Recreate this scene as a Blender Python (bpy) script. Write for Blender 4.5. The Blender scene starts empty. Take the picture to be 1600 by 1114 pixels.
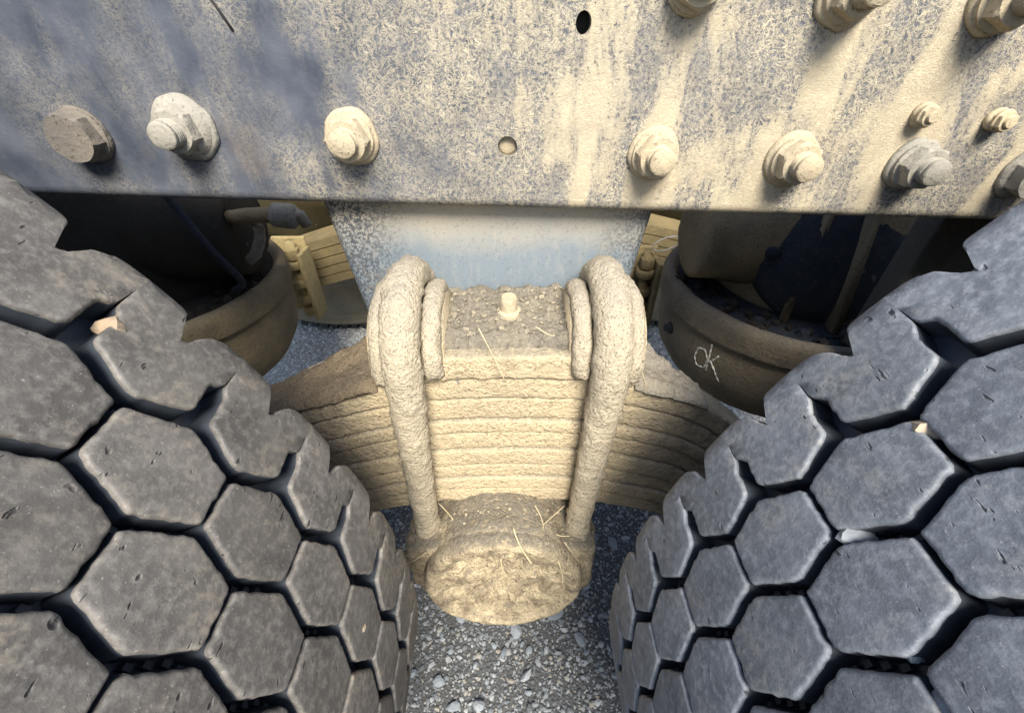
import bpy, bmesh, math, random
import numpy as np
from mathutils import Vector, Matrix, noise
random.seed(7)
S = bpy.context.scene
COL = S.collection
PI = math.pi

# ---------------------------------------------------------------- camera, sky, sun, exposure
cam = bpy.data.cameras.new('camera')
cam.sensor_width = 36.0
cam.lens = 36.0 * 680.0 / 1600.0
cam.clip_start = 0.01
cam.clip_end = 200.0
camo = bpy.data.objects.new('camera', cam)
COL.objects.link(camo)
camo.location = (0, 0, 0.88)
camo.rotation_euler = (math.radians(90 - 38.04), 0, -0.0024)
camo.rotation_euler = (Matrix.Rotation(-0.0024, 3, 'Z') @ Matrix.Rotation(math.radians(51.96), 3, 'X')
                       @ Matrix.Rotation(-0.0053, 3, 'Z')).to_euler()
S.camera = camo

SUN = Vector((0.10, -0.64, 0.76)).normalized()
w = bpy.data.worlds.new('World')
S.world = w
w.use_nodes = True
nt = w.node_tree
sky = nt.nodes.new('ShaderNodeTexSky')
sky.sky_type = 'NISHITA'
sky.sun_disc = False
sky.sun_elevation = math.asin(SUN.z)
sky.sun_rotation = math.atan2(SUN.x, SUN.y)
sky.dust_density = 1.5
bg = nt.nodes['Background']
bg.inputs['Strength'].default_value = 0.105
nt.links.new(sky.outputs[0], bg.inputs['Color'])
sl = bpy.data.lights.new('sun', 'SUN')
sl.energy = 3.8
sl.angle = math.radians(24)
sl.color = (1.0, 0.94, 0.83)
so = bpy.data.objects.new('sun', sl)
COL.objects.link(so)
so.location = SUN * 10
so.rotation_euler = SUN.to_track_quat('Z', 'Y').to_euler()
S.view_settings.view_transform = 'Standard'
S.view_settings.look = 'None'
S.view_settings.gamma = 1.0
S.view_settings.use_curve_mapping = False
S.view_settings.exposure = 1.35

# ---------------------------------------------------------------- helpers
def link(o, parent=None):
    COL.objects.link(o)
    if parent is not None:
        o.parent = parent
    return o

def empty(name, loc, label, cat, group=None):
    o = bpy.data.objects.new(name, None)
    o.empty_display_size = 0.05
    o.location = loc
    COL.objects.link(o)
    tag(o, label, cat, group)
    return o

def tag(o, label=None, cat=None, group=None, kind=None):
    if label: o['label'] = label
    if cat: o['category'] = cat
    if group: o['group'] = group
    if kind: o['kind'] = kind
    return o

def put(name, bm, mat, parent=None, smooth=True):
    """bmesh in WORLD coordinates -> one mesh object (parent is an un-rotated empty)."""
    me = bpy.data.meshes.new(name)
    bm.normal_update()
    bm.to_mesh(me)
    bm.free()
    if isinstance(mat, (list, tuple)):
        for m in mat: me.materials.append(m)
    else:
        me.materials.append(mat)
    if smooth:
        me.polygons.foreach_set('use_smooth', [True] * len(me.polygons))
    o = bpy.data.objects.new(name, me)
    if parent is not None:
        off = parent.matrix_basis.translation
        p = parent.parent
        while p is not None:
            off = off + p.matrix_basis.translation
            p = p.parent
        me.transform(Matrix.Translation(-off))
    return link(o, parent)

def centre(o, loc):
    """move a parentless mesh object's origin to loc."""
    o.data.transform(Matrix.Translation(-Vector(loc)))
    o.location = loc
    return o

def nz(p, s, seed=0.0, oct=3):
    q = Vector((p[0] * s + seed, p[1] * s + seed * 1.7, p[2] * s - seed))
    return noise.fractal(q, 1.0, 2.0, oct)

def rough(bm, amp, scale, seed=0.0, oct=3, amp2=0.0, scale2=0.0):
    bm.normal_update()
    mv = []
    for v in bm.verts:
        d = amp * nz(v.co, scale, seed, oct)
        if amp2: d += amp2 * max(0.0, nz(v.co, scale2, seed + 9.1, 2) - 0.05) * 2
        mv.append((v, v.normal * d))
    for v, d in mv: v.co += d

def box(bm, lo, hi, bev=0.0, seg=2, mat=None):
    r = bmesh.ops.create_cube(bm, size=1.0)
    vs = r['verts']
    lo, hi = Vector(lo), Vector(hi)
    for v in vs:
        v.co = Vector(((v.co.x + .5) * (hi.x - lo.x) + lo.x, (v.co.y + .5) * (hi.y - lo.y) + lo.y,
                       (v.co.z + .5) * (hi.z - lo.z) + lo.z))
    if mat is not None: bmesh.ops.transform(bm, matrix=mat, verts=vs)
    if bev:
        es = list({e for v in vs for e in v.link_edges})
        bmesh.ops.bevel(bm, geom=es, offset=bev, segments=seg, affect='EDGES', profile=0.5)
    return bm

def sweep(bm, pts, rad, n=14, caps=True):
    """round tube through pts; rad is a number or list."""
    pts = [Vector(p) for p in pts]
    N = len(pts)
    rs = rad if isinstance(rad, (list, tuple)) else [rad] * N
    rings = []
    up = None
    for i, p in enumerate(pts):
        t = (pts[min(i + 1, N - 1)] - pts[max(i - 1, 0)]).normalized()
        if up is None:
            a = Vector((0, 0, 1)) if abs(t.z) < .9 else Vector((1, 0, 0))
            up = (a - t * a.dot(t)).normalized()
        else:
            up = (up - t * up.dot(t)).normalized()
        b = t.cross(up)
        rings.append([bm.verts.new(p + (up * math.cos(k * 2 * PI / n) + b * math.sin(k * 2 * PI / n)) * rs[i])
                      for k in range(n)])
    for i in range(N - 1):
        for k in range(n):
            bm.faces.new((rings[i][k], rings[i][(k + 1) % n], rings[i + 1][(k + 1) % n], rings[i + 1][k]))
    if caps:
        bm.faces.new(rings[0][::-1]); bm.faces.new(rings[-1])
    bmesh.ops.recalc_face_normals(bm, faces=bm.faces)
    return bm

def lathe(bm, prof, n, mat=None, wob=0.0, seed=0.0, hexn=None):
    """prof: list of (r, h[, kind]) revolved about local +Z; kind 'hex' -> hexagonal section."""
    rings = []
    for pr in prof:
        r, h = pr[0], pr[1]
        hx = len(pr) > 2
        ring = []
        for k in range(n):
            a = 2 * PI * k / n
            rr = r
            if hx:
                rr = r * math.cos(PI / 6) / math.cos(((a + PI / 6) % (PI / 3)) - PI / 6)
            if wob: rr *= 1 + wob * noise.noise(Vector((math.cos(a) * 1.6 + seed, math.sin(a) * 1.6, seed + h * 20)))
            ring.append(bm.verts.new((rr * math.cos(a), rr * math.sin(a), h)))
        rings.append(ring)
    fs = []
    for i in range(len(rings) - 1):
        for k in range(n):
            fs.append(bm.faces.new((rings[i][k], rings[i][(k + 1) % n], rings[i + 1][(k + 1) % n], rings[i + 1][k])))
    fs.append(bm.faces.new(rings[0][::-1])); fs.append(bm.faces.new(rings[-1]))
    if mat is not None:
        bmesh.ops.transform(bm, matrix=mat, verts=[v for r in rings for v in r])
    return bm

def split_flat(o, ang=0.6):
    """sharp edges by angle (keeps curved parts smooth)."""
    me = o.data
    bm = bmesh.new(); bm.from_mesh(me)
    for e in bm.edges:
        if len(e.link_faces) == 2 and e.calc_face_angle(0) > ang: e.smooth = False
    bm.to_mesh(me); bm.free()
    return o

# ---------------------------------------------------------------- materials
def M(name):
    m = bpy.data.materials.new(name)
    m.use_nodes = True
    return m, m.node_tree, m.node_tree.nodes['Principled BSDF']

class G:
    """tiny node-graph builder"""
    def __init__(s, nt): s.t = nt
    def n(s, typ, ins=None, **kw):
        nd = s.t.nodes.new(typ)
        for k, v in kw.items(): setattr(nd, k, v)
        for k, v in (ins or {}).items():
            if hasattr(v, 'is_output') or isinstance(v, bpy.types.NodeSocket): s.t.links.new(v, nd.inputs[k])
            else: nd.inputs[k].default_value = v
        return nd
    def coord(s, rnd=False, scale=(1, 1, 1)):
        tc = s.n('ShaderNodeTexCoord').outputs['Object']
        if rnd:
            oi = s.n('ShaderNodeObjectInfo').outputs['Random']
            mu = s.n('ShaderNodeMath', {0: oi, 1: 37.0}, operation='MULTIPLY').outputs[0]
            tc = s.n('ShaderNodeVectorMath', {0: tc, 1: mu}, operation='ADD').outputs[0]
        if scale != (1, 1, 1):
            tc = s.n('ShaderNodeVectorMath', {0: tc, 1: scale}, operation='MULTIPLY').outputs[0]
        return tc
    def noise(s, co, scale, det=4, rough=.55, dist=0.0):
        return s.n('ShaderNodeTexNoise', {'Vector': co, 'Scale': scale, 'Detail': det, 'Roughness': rough,
                                          'Distortion': dist}).outputs['Fac']
    def ramp(s, f, a, b):
        return s.n('ShaderNodeMapRange', {'Value': f, 'From Min': a, 'From Max': b}, clamp=True).outputs[0]
    def math(s, op, a, b=0.0, clamp=False):
        return s.n('ShaderNodeMath', {0: a, 1: b}, operation=op, use_clamp=clamp).outputs[0]
    def mix(s, f, a, b):
        nd = s.n('ShaderNodeMix', data_type='RGBA')
        for i, v in ((0, f), (6, a), (7, b)):
            if isinstance(v, bpy.types.NodeSocket): s.t.links.new(v, nd.inputs[i])
            else: nd.inputs[i].default_value = (tuple(v) + (1,)) if isinstance(v, tuple) and len(v) == 3 else v
        return nd.outputs[2]
    def ridge(s, f, wdt):
        """1 on the 0.5 iso-line of f, falling to 0 over wdt"""
        d = s.math('ABSOLUTE', s.math('SUBTRACT', f, 0.5))
        return s.n('ShaderNodeMapRange', {'Value': d, 'From Min': 0.0, 'From Max': wdt, 'To Min': 1.0, 'To Max': 0.0},
                   clamp=True).outputs[0]
    def bump(s, h, strength, dist, prev=None):
        ins = {'Height': h, 'Strength': strength, 'Distance': dist}
        if prev is not None: ins['Normal'] = prev
        return s.n('ShaderNodeBump', ins).outputs['Normal']

def mat_mud(name, c0, c1, c2, fine=1.0, spots=0.35, top=None, asc=14):
    m, t, p = M(name); g = G(t)
    co = g.coord()
    a = g.noise(co, asc, 5, .6)
    b = g.noise(co, 160, 5, .65)
    c = g.noise(co, 420, 3, .6)
    col = g.mix(g.ramp(a, .36, .64), c0, c1)
    col = g.mix(g.math('MULTIPLY', g.ramp(b, .56, .70), spots), col, c2)
    col = g.mix(g.math('MULTIPLY', g.ramp(c, .58, .68), .7), col, (c2[0] * .6, c2[1] * .6, c2[2] * .6))
    # scraped patches where metal shows
    d = g.noise(co, 26, 3, .5, .6)
    sc = g.math('MULTIPLY', g.ramp(d, .70, .735), g.ramp(b, .40, .55))
    col = g.mix(sc, col, (.16, .17, .19))
    if top is not None:  # up-facing mud greyed: dimmer light on tops put into the colour
        nv = g.n('ShaderNodeSeparateXYZ', {0: g.n('ShaderNodeNewGeometry').outputs['Normal']}).outputs[2]
        tf = g.math('MULTIPLY', g.ramp(nv, .45, .9), g.ramp(b, .30, .48))
        col = g.mix(tf, col, top)
    t.links.new(col, p.inputs['Base Color'])
    p.inputs['Roughness'].default_value = .92
    p.inputs['Specular IOR Level'].default_value = .15
    n1 = g.bump(a, .25, .01)
    n2 = g.bump(b, min(1.0, .9 * fine), .006, n1)
    n3 = g.bump(c, min(1.0, .8 * fine), .0022, n2)
    t.links.new(n3, p.inputs['Normal'])
    return m

MUD = mat_mud('dried_mud', (.57, .465, .30), (.48, .395, .265), (.22, .19, .145), top=(.31, .27, .20))
MUDCAP = mat_mud('crumbly_cap_mud', (.56, .465, .31), (.21, .17, .118), (.12, .10, .075), 1.4, .75, top=(.19, .17, .135), asc=42)
CLOD = mat_mud('mud_clod', (.40, .345, .25), (.31, .27, .205), (.2, .17, .13), 1.0, .4)
MUDROD = mat_mud('dried_mud_rod', (.53, .455, .33), (.45, .39, .29), (.24, .205, .16), 1.3, .45, top=(.37, .33, .265))
MUDTOP = mat_mud('dimmed_top_mud', (.27, .24, .185), (.20, .18, .145), (.40, .345, .25), 1.5, .6)  # mud greyed so the plate top looks less lit
MUDBROWN = mat_mud('brown_mud', (.20, .155, .10), (.15, .12, .085), (.09, .065, .045), 1.0, .4)
MUDGREY = mat_mud('grey_dust', (.33, .29, .22), (.25, .23, .195), (.12, .11, .10), .8, .4)
NUTDUST = mat_mud('nut_dust', (.45, .37, .245), (.35, .30, .215), (.23, .195, .15), .3, .2)
NUTGREY = mat_mud('nut_grey_dust', (.30, .28, .235), (.23, .22, .195), (.15, .14, .13), .3, .25)
NUTDARK = mat_mud('nut_dark_dust', (.17, .15, .125), (.12, .11, .10), (.07, .065, .06), .3, .2)

def mat_frame():
    m, t, p = M('frame_paint_with_dust'); g = G(t)
    co = g.coord()
    x = g.n('ShaderNodeSeparateXYZ', {0: co}).outputs
    # worm-like crust lines
    f1 = g.noise(co, 120, 4, .65, .7)
    f2 = g.noise(co, 240, 4, .65, .6)
    lines = g.math('MAXIMUM', g.ridge(f1, .040), g.math('MULTIPLY', g.ridge(f2, .055), .85))
    # runs: stretched down the web
    cs = g.coord(scale=(1, 1, .28))
    run = g.noise(cs, 26, 5, .62, .35)
    big = g.noise(co, 7, 4, .55)
    # dust thinned on the left end, partly real, partly painting its shade
    xr = g.ramp(g.math('ADD', x[0], g.math('MULTIPLY', g.math('SUBTRACT', big, .5), .25)), -.38, .02)
    amt = g.math('ADD', g.math('MULTIPLY', run, .62), g.math('MULTIPLY', big, .50))
    amt = g.math('ADD', amt, g.math('MULTIPLY', g.math('SUBTRACT', xr, 1.0), .30))
    patch = g.ramp(amt, .540, .625)
    fine = g.noise(co, 300, 4, .7)
    thin = g.math('MULTIPLY', g.ramp(amt, .28, .60), g.ramp(fine, .38, .62))
    steel = g.mix(g.ramp(g.noise(co, 30, 4), .35, .65), (.040, .049, .068), (.085, .094, .117))
    cream = g.mix(g.ramp(g.noise(co, 40, 4), .35, .65), (.50, .43, .30), (.41, .35, .25))
    xm = g.math('ADD', g.math('MULTIPLY', xr, .94), .06)
    col = g.mix(g.math('MULTIPLY', g.math('MULTIPLY', thin, .6), xm), steel, (.40, .36, .285))
    ln = g.math('MULTIPLY', g.math('MULTIPLY', lines, g.ramp(amt, .30, .45)), g.math('ADD', g.math('MULTIPLY', xr, .86), .14))
    blot = g.ramp(g.noise(co, 15, 3, .6, .4), .36, .58)
    ln = g.math('MULTIPLY', ln, g.math('ADD', g.math('MULTIPLY', blot, .6), .4))
    col = g.mix(g.math('MULTIPLY', ln, .9), col, (.56, .49, .35))
    dust = g.math('MULTIPLY', patch, g.ramp(g.math('ADD', fine, g.math('MULTIPLY', patch, .18)), .44, .54))
    col = g.mix(g.math('MULTIPLY', dust, .93), col, cream)
    # dark crack outline at the rim of each patch
    rim = g.math('MULTIPLY', g.ridge(g.math('ADD', g.math('SUBTRACT', amt, .55), .5), .010), g.ramp(f2, .46, .54))
    col = g.mix(g.math('MULTIPLY', rim, .7), col, (.10, .095, .10))
    # rust near fasteners
    ru = g.ramp(g.noise(co, 12, 3), .60, .75)
    col = g.mix(g.math('MULTIPLY', ru, .12), col, (.42, .28, .15))
    t.links.new(col, p.inputs['Base Color'])
    p.inputs['Roughness'].default_value = .8
    p.inputs['Specular IOR Level'].default_value = .25
    h = g.math('ADD', g.math('MULTIPLY', dust, .6), g.math('MULTIPLY', ln, .8))
    n1 = g.bump(h, .5, .0018)
    n2 = g.bump(fine, .3, .0012, n1)
    t.links.new(n2, p.inputs['Normal'])
    return m
FRAME = mat_frame()

def mat_bracket():
    m, t, p = M('bracket_paint'); g = G(t)
    co = g.coord()
    x = g.n('ShaderNodeSeparateXYZ', {0: co}).outputs
    a = g.noise(co, 16, 4, .55)
    hgt = g.math('ADD', x[2], g.math('MULTIPLY', g.math('SUBTRACT', a, .5), .045))
    f = g.ramp(hgt, -.055, .015)
    col = g.mix(f, (.165, .20, .23), (.44, .37, .25))
    spk = g.noise(co, 400, 4, .7)
    ax = g.math('ABSOLUTE', g.math('ADD', x[0], .005))
    edge = g.ramp(g.math('ADD', ax, g.math('MULTIPLY', a, .05)), .118, .170)
    col = g.mix(g.math('MULTIPLY', edge, g.ramp(spk, .42, .54)), col, (.045, .05, .06))
    low = g.ramp(hgt, -.10, -.15)
    col = g.mix(g.math('MULTIPLY', low, g.ramp(spk, .5, .6)), col, (.06, .06, .06))
    scr = g.noise(g.coord(scale=(1, 1, .3)), 150, 5, .7, .4)
    col = g.mix(g.math('MULTIPLY', g.ramp(scr, .50, .70), .35), col, (.34, .315, .265))
    col = g.mix(g.math('MULTIPLY', g.ramp(spk, .56, .66), .5), col, (.09, .10, .11))
    rng = g.n('ShaderNodeTexVoronoi', {'Vector': co, 'Scale': 95.0}, feature='F1').outputs['Distance']
    col = g.mix(g.math('MULTIPLY', g.math('MULTIPLY', g.ramp(rng, .30, .22), f), .25), col, (.27, .23, .17))
    t.links.new(col, p.inputs['Base Color'])
    p.inputs['Roughness'].default_value = .6
    t.links.new(g.bump(spk, .25, .001), p.inputs['Normal'])
    return m
BRACKET = mat_bracket()

def mat_rubber(name, dark, light, speck, tint):
    m, t, p = M(name); g = G(t)
    co = g.coord(True)
    a = g.noise(co, 38, 5, .62)
    b = g.noise(co, 240, 4, .65)
    c = g.noise(co, 620, 3, .6)
    col = g.mix(g.ramp(a, .36, .66), dark, light)
    col = g.mix(g.math('MULTIPLY', g.ramp(b, .46, .68), .75), col, tint)
    du = g.noise(co, 19, 4, .65, .5)
    col = g.mix(g.math('MULTIPLY', g.math('MULTIPLY', g.ramp(du, .50, .68), g.ramp(b, .40, .60)), .45), col, (speck[0] * .72, speck[1] * .66, speck[2] * .56))
    rv = g.n('ShaderNodeObjectInfo').outputs['Random']
    hs = g.n('ShaderNodeHueSaturation', {'Value': g.n('ShaderNodeMapRange', {'Value': rv, 'To Min': .98, 'To Max': 1.36}).outputs[0], 'Color': col})
    col = hs.outputs[0]
    sp = g.math('MULTIPLY', g.ramp(c, .66, .75), g.ramp(a, .40, .6))
    col = g.mix(g.math('MULTIPLY', sp, .7), col, speck)
    d1 = g.noise(g.coord(True, (.35, .35, 1.0)), 330, 2, .5)
    d2 = g.noise(g.coord(True, (1.0, .3, .5)), 260, 2, .5)
    cut = g.math('MAXIMUM', g.ramp(d1, .70, .76), g.ramp(d2, .715, .77))
    col = g.mix(g.math('MULTIPLY', cut, .75), col, (.012, .012, .014))
    e = g.noise(co, 900, 2, .5)
    col = g.mix(g.math('MULTIPLY', g.ramp(e, .67, .74), .55), col, speck)
    t.links.new(col, p.inputs['Base Color'])
    p.inputs['Roughness'].default_value = .62
    p.inputs['Specular IOR Level'].default_value = .4
    n1 = g.bump(a, .3, .0025)
    n2 = g.bump(b, .35, .0009, n1)
    n3 = g.bump(g.math('SUBTRACT', 1.0, cut), .6, .0015, n2)
    t.links.new(n3, p.inputs['Normal'])
    return m
RUB_L = mat_rubber('worn_rubber_warm_lit', (.064, .060, .056), (.105, .098, .090), (.32, .29, .25), (.155, .145, .132))  # brown cast: warm light on the left tyre put into the rubber colour
RUB_R = mat_rubber('worn_rubber_sky_lit', (.082, .092, .108), (.130, .144, .166), (.32, .32, .32), (.19, .205, .23))  # bluish cast: skylight on the right tyre put into the rubber colour
def mat_plain(name, c, r=.6, spec=.4, var=.25, scale=60, bump=.2, bd=.002):
    m, t, p = M(name); g = G(t)
    co = g.coord()
    a = g.noise(co, scale, 4, .6)
    col = g.mix(g.ramp(a, .3, .7), tuple(x * (1 - var) for x in c), tuple(x * (1 + var) for x in c))
    t.links.new(col, p.inputs['Base Color'])
    p.inputs['Roughness'].default_value = r
    p.inputs['Specular IOR Level'].default_value = spec
    t.links.new(g.bump(a, bump, bd), p.inputs['Normal'])
    return m
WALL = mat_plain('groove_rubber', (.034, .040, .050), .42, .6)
SIDEW = mat_mud('dusty_sidewall', (.085, .078, .068), (.06, .057, .052), (.13, .115, .09), .5, .4)
BLACKIRON = mat_mud('black_greasy_iron', (.022, .027, .036), (.040, .042, .046), (.11, .095, .07), .6, .4)
DARKIRON = mat_mud('dark_greasy_iron', (.028, .024, .019), (.040, .034, .026), (.07, .058, .042), .6, .4)
IRONBROWN = mat_mud('dusty_brown_iron', (.27, .21, .125), (.17, .138, .09), (.075, .062, .048), .6, .5)
BOWLMAT_R = mat_mud('axle_bowl_dust', (.22, .18, .125), (.14, .12, .092), (.06, .05, .042), .5, .6)
DARK = mat_plain('underbody_dark', (.02, .02, .021), .8)
CHALK = mat_plain('white_chalk', (.62, .60, .52), .95, .1)
STRAWM = mat_plain('dry_straw', (.50, .42, .26), .7, .3)
STEELGREY = mat_plain('grey_hose', (.22, .22, .215), .6)
YELLOWDUST = mat_mud('yellow_dust', (.42, .335, .17), (.33, .26, .13), (.16, .12, .07), .5, .3)

def mat_gravel(name, cols, island=True):
    m, t, p = M(name); g = G(t)
    co = g.coord()
    if island:
        r = g.n('ShaderNodeNewGeometry').outputs['Random Per Island']
    else:
        r = g.n('ShaderNodeObjectInfo').outputs['Random']
    cr = g.n('ShaderNodeValToRGB', {0: r})
    el = cr.color_ramp.elements
    while len(el) < len(cols): el.new(.5)
    for i, c in enumerate(cols):
        el[i].position = i / (len(cols) - 1); el[i].color = tuple(c) + (1,)
    b = g.noise(co, 260, 4, .6)
    col = g.mix(g.math('MULTIPLY', g.ramp(b, .45, .7), .4), cr.outputs[0], (.11, .115, .12))
    t.links.new(col, p.inputs['Base Color'])
    p.inputs['Roughness'].default_value = .85
    t.links.new(g.bump(b, .4, .001), p.inputs['Normal'])
    return m
GRAVEL = mat_gravel('crushed_stone', [(.06, .068, .075), (.115, .126, .136), (.15, .162, .172), (.26, .272, .28), (.20, .18, .145)])
SUNTINT_GRAVEL = mat_gravel('sun_tinted_crushed_stone', [(.48, .48, .47), (.64, .64, .62), (.70, .70, .67), (.76, .755, .72), (.60, .57, .50)])  # paler stone colours paint sunlight onto the far gravel
STONEM = mat_gravel('stone_chip', [(.13, .15, .17), (.18, .20, .22), (.24, .255, .27)], False)
TANSTONE = mat_gravel('tan_pebble', [(.30, .22, .14), (.38, .32, .25)], False)

def mat_ground():
    m, t, p = M('gravel_bed'); g = G(t)
    co = g.coord()
    a = g.noise(co, 9, 4, .6)
    v = g.n('ShaderNodeTexVoronoi', {'Vector': co, 'Scale': 190.0}, feature='F1').outputs
    b = g.noise(co, 300, 4, .65)
    col = g.mix(g.ramp(b, .35, .65), (.032, .035, .038), (.085, .088, .09))
    col = g.mix(g.math('MULTIPLY', g.ramp(a, .4, .7), .4), col, (.075, .07, .06))
    t.links.new(col, p.inputs['Base Color'])
    p.inputs['Roughness'].default_value = .95
    n1 = g.bump(v[0], .6, .004)
    t.links.new(g.bump(b, .5, .002, n1), p.inputs['Normal'])
    return m
GROUND = mat_ground()

# ---------------------------------------------------------------- ground
bm = bmesh.new()
bmesh.ops.create_grid(bm, x_segments=8, y_segments=8, size=40)
o = put('ground', bm, GROUND, smooth=False); tag(o, kind='structure')

ico = bmesh.new(); bmesh.ops.create_icosphere(ico, subdivisions=1, radius=1.0)
IV = np.array([v.co[:] for v in ico.verts]); IF = np.array([[v.index for v in f.verts] for f in ico.faces]); ico.free()
rng = np.random.default_rng(5)
def stones(regions):
    V = []; F = []; off = 0
    for (x0, x1, y0, y1, n, r0, r1, pw) in regions:
        x = rng.uniform(x0, x1, n); y = rng.uniform(y0, y1, n)
        r = r0 + (r1 - r0) * rng.random(n) ** pw
        J = IV[None] * (1 + rng.uniform(-.28, .28, (n, 12, 1)))
        sc = np.stack([rng.uniform(.8, 1.45, n), rng.uniform(.65, 1.1, n), rng.uniform(.45, .85, n)], 1)
        J = J * (sc * r[:, None])[:, None]
        a = rng.uniform(0, 2 * PI, n); tl = rng.normal(0, .35, n)
        ct, st = np.cos(tl), np.sin(tl)
        Y2 = J[..., 1] * ct[:, None] - J[..., 2] * st[:, None]; Z2 = J[..., 1] * st[:, None] + J[..., 2] * ct[:, None]
        ca, sa = np.cos(a)[:, None], np.sin(a)[:, None]
        X3 = J[..., 0] * ca - Y2 * sa + x[:, None]; Y3 = J[..., 0] * sa + Y2 * ca + y[:, None]
        Z3 = Z2 + (r * rng.uniform(-.05, .45, n))[:, None]
        V.append(np.stack([X3, Y3, Z3], -1).reshape(-1, 3))
        F.append((IF[None] + (np.arange(n) * 12)[:, None, None] + off).reshape(-1, 3)); off += n * 12
    return np.concatenate(V), np.concatenate(F)
V, F = stones([(-.36, .36, .05, .66, 16000, .0011, .0034, 1.6), (-.36, .36, .05, .66, 1500, .003, .0062, 1.6),
               (-.6, .6, .66, .70, 900, .0022, .005, 1.5)])
me = bpy.data.meshes.new('gravel'); me.from_pydata(V.tolist(), [], F.tolist()); me.materials.append(GRAVEL)
o = link(bpy.data.objects.new('gravel', me)); tag(o, 'grey crushed stone gravel covering the ground under the truck', 'gravel', kind='stuff')

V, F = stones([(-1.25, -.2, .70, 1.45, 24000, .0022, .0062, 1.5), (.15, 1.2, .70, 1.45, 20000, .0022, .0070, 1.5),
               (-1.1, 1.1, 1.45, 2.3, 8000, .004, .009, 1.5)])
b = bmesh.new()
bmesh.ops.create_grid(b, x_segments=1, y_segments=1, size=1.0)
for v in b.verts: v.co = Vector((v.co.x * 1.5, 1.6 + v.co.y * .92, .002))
o = put('sun_tinted_bed', b, mat_plain('sun_tinted_grit', (.42, .42, .40), .95, .1, .4, 300, .6, .003), smooth=False); tag(o, kind='structure')  # pale sheet added under the far stones, sunlight put into its colour
me = bpy.data.meshes.new('sun_tinted_gravel'); me.from_pydata(V.tolist(), [], F.tolist()); me.materials.append(SUNTINT_GRAVEL)
o = link(bpy.data.objects.new('sun_tinted_gravel', me)); tag(o, 'gravel under the middle of the truck coloured pale to look sunlit', 'gravel', kind='stuff')

def stone_mesh(r, sx, sy, sz, seed, sub=2):
    b = bmesh.new(); bmesh.ops.create_icosphere(b, subdivisions=sub, radius=1.0)
    rr = random.Random(seed)
    pl = [(Vector((rr.gauss(0, 1), rr.gauss(0, 1), rr.gauss(0, 1))).normalized(), rr.uniform(.55, .85)) for _ in range(11)]
    for v in b.verts:
        k = 1.0
        d = v.co.normalized()
        for nrm, h in pl:
            c = d.dot(nrm)
            if c > 1e-3: k = min(k, h / c)
        v.co = d * k
        v.co = Vector((v.co.x * sx * r, v.co.y * sy * r, v.co.z * sz * r))
    return b
# ---------------------------------------------------------------- frame rail
def curve_plate(name, outline, holes, depth):
    """flat plate with round holes; outline and holes in local XY, returned mesh spans z 0..depth"""
    cu = bpy.data.curves.new(name, 'CURVE'); cu.dimensions = '2D'; cu.fill_mode = 'BOTH'; cu.extrude = depth / 2
    for poly in [outline] + holes:
        sp = cu.splines.new('POLY'); sp.points.add(len(poly) - 1); sp.use_cyclic_u = True
        for q, (x, y) in zip(sp.points, poly): q.co = (x, y, 0, 1)
    ob = bpy.data.objects.new(name, cu); COL.objects.link(ob)
    dg = bpy.context.evaluated_depsgraph_get()
    me = bpy.data.meshes.new_from_object(ob.evaluated_get(dg))
    bpy.data.objects.remove(ob)
    b = bmesh.new(); b.from_mesh(me); bpy.data.meshes.remove(me)
    return b
def circ(cx, cy, r, n=24, sx=1.0): return [(cx + r * sx * math.cos(2 * PI * k / n), cy + r * math.sin(2 * PI * k / n)) for k in range(n)]

SLOPE = -0.0324
def railz(x, z): return z + SLOPE * x            # the rail runs a touch downhill to the right
Yw = 0.40
rail = empty('frame_rail', (0, Yw, 0.739), 'long dust crusted blue grey steel truck frame rail with bolts across the top', 'frame rail')
bmx = curve_plate('tmp', [(-1.6, .749), (1.6, .749), (1.6, 1.01), (-1.6, 1.01)],
                  [circ(.0546, .8757 + .0018, .0072, 20, .8), circ(-.0019, .7924, .0082, 24)], .008)
for v in bmx.verts: v.co = Vector((v.co.x, Yw + .004 - v.co.z * -1, v.co.y))
# rounded lower corner and inward flange
prof = [(Yw, .749)]
for k in range(1, 8):
    a = k / 7 * PI / 2
    prof.append((Yw + .010 - .010 * math.cos(a), .749 - .010 * math.sin(a)))
prof += [(Yw + .085, .739), (Yw + .085, .747), (Yw + .008, .747)]
xs = [-1.6 + 3.2 * i / 40 for i in range(41)]
rows = [[bmx.verts.new((x, y, z)) for (y, z) in prof] for x in xs]
for i in range(40):
    for k in range(len(prof) - 1):
        bmx.faces.new((rows[i][k], rows[i + 1][k], rows[i + 1][k + 1], rows[i][k + 1]))
bmesh.ops.recalc_face_normals(bmx, faces=bmx.faces)
for v in bmx.verts: v.co.z = railz(v.co.x, v.co.z)
web = put('web', bmx, FRAME, rail, smooth=True); split_flat(web, .5)
# top flange
bm = bmesh.new(); box(bm, (-1.6, Yw + .002, 1.01), (1.6, Yw + .085, 1.018)); 
for v in bm.verts: v.co.z = railz(v.co.x, v.co.z)
put('top_flange', bm, FRAME, rail, smooth=False)
bm = bmesh.new(); box(bm, (-1.6, Yw + .016, .77), (1.6, Yw + .022, 1.005))  # dark plate added behind the web so the through hole reads black
put('dark_hole_backing', bm, DARK, rail, smooth=False)
# mud plug in the shallow hole
bm = bmesh.new(); lathe(bm, [(.0088, -.004), (.0088, .0), (.006, .0012), (.001, .0016)], 20,
                        Matrix.Translation((-.0019, Yw + .0075, .7925)) @ Matrix.Rotation(PI / 2, 4, 'X'))
rough(bm, .0012, 180, 3)
put('mud_plug', bm, NUTDUST, rail)
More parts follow.
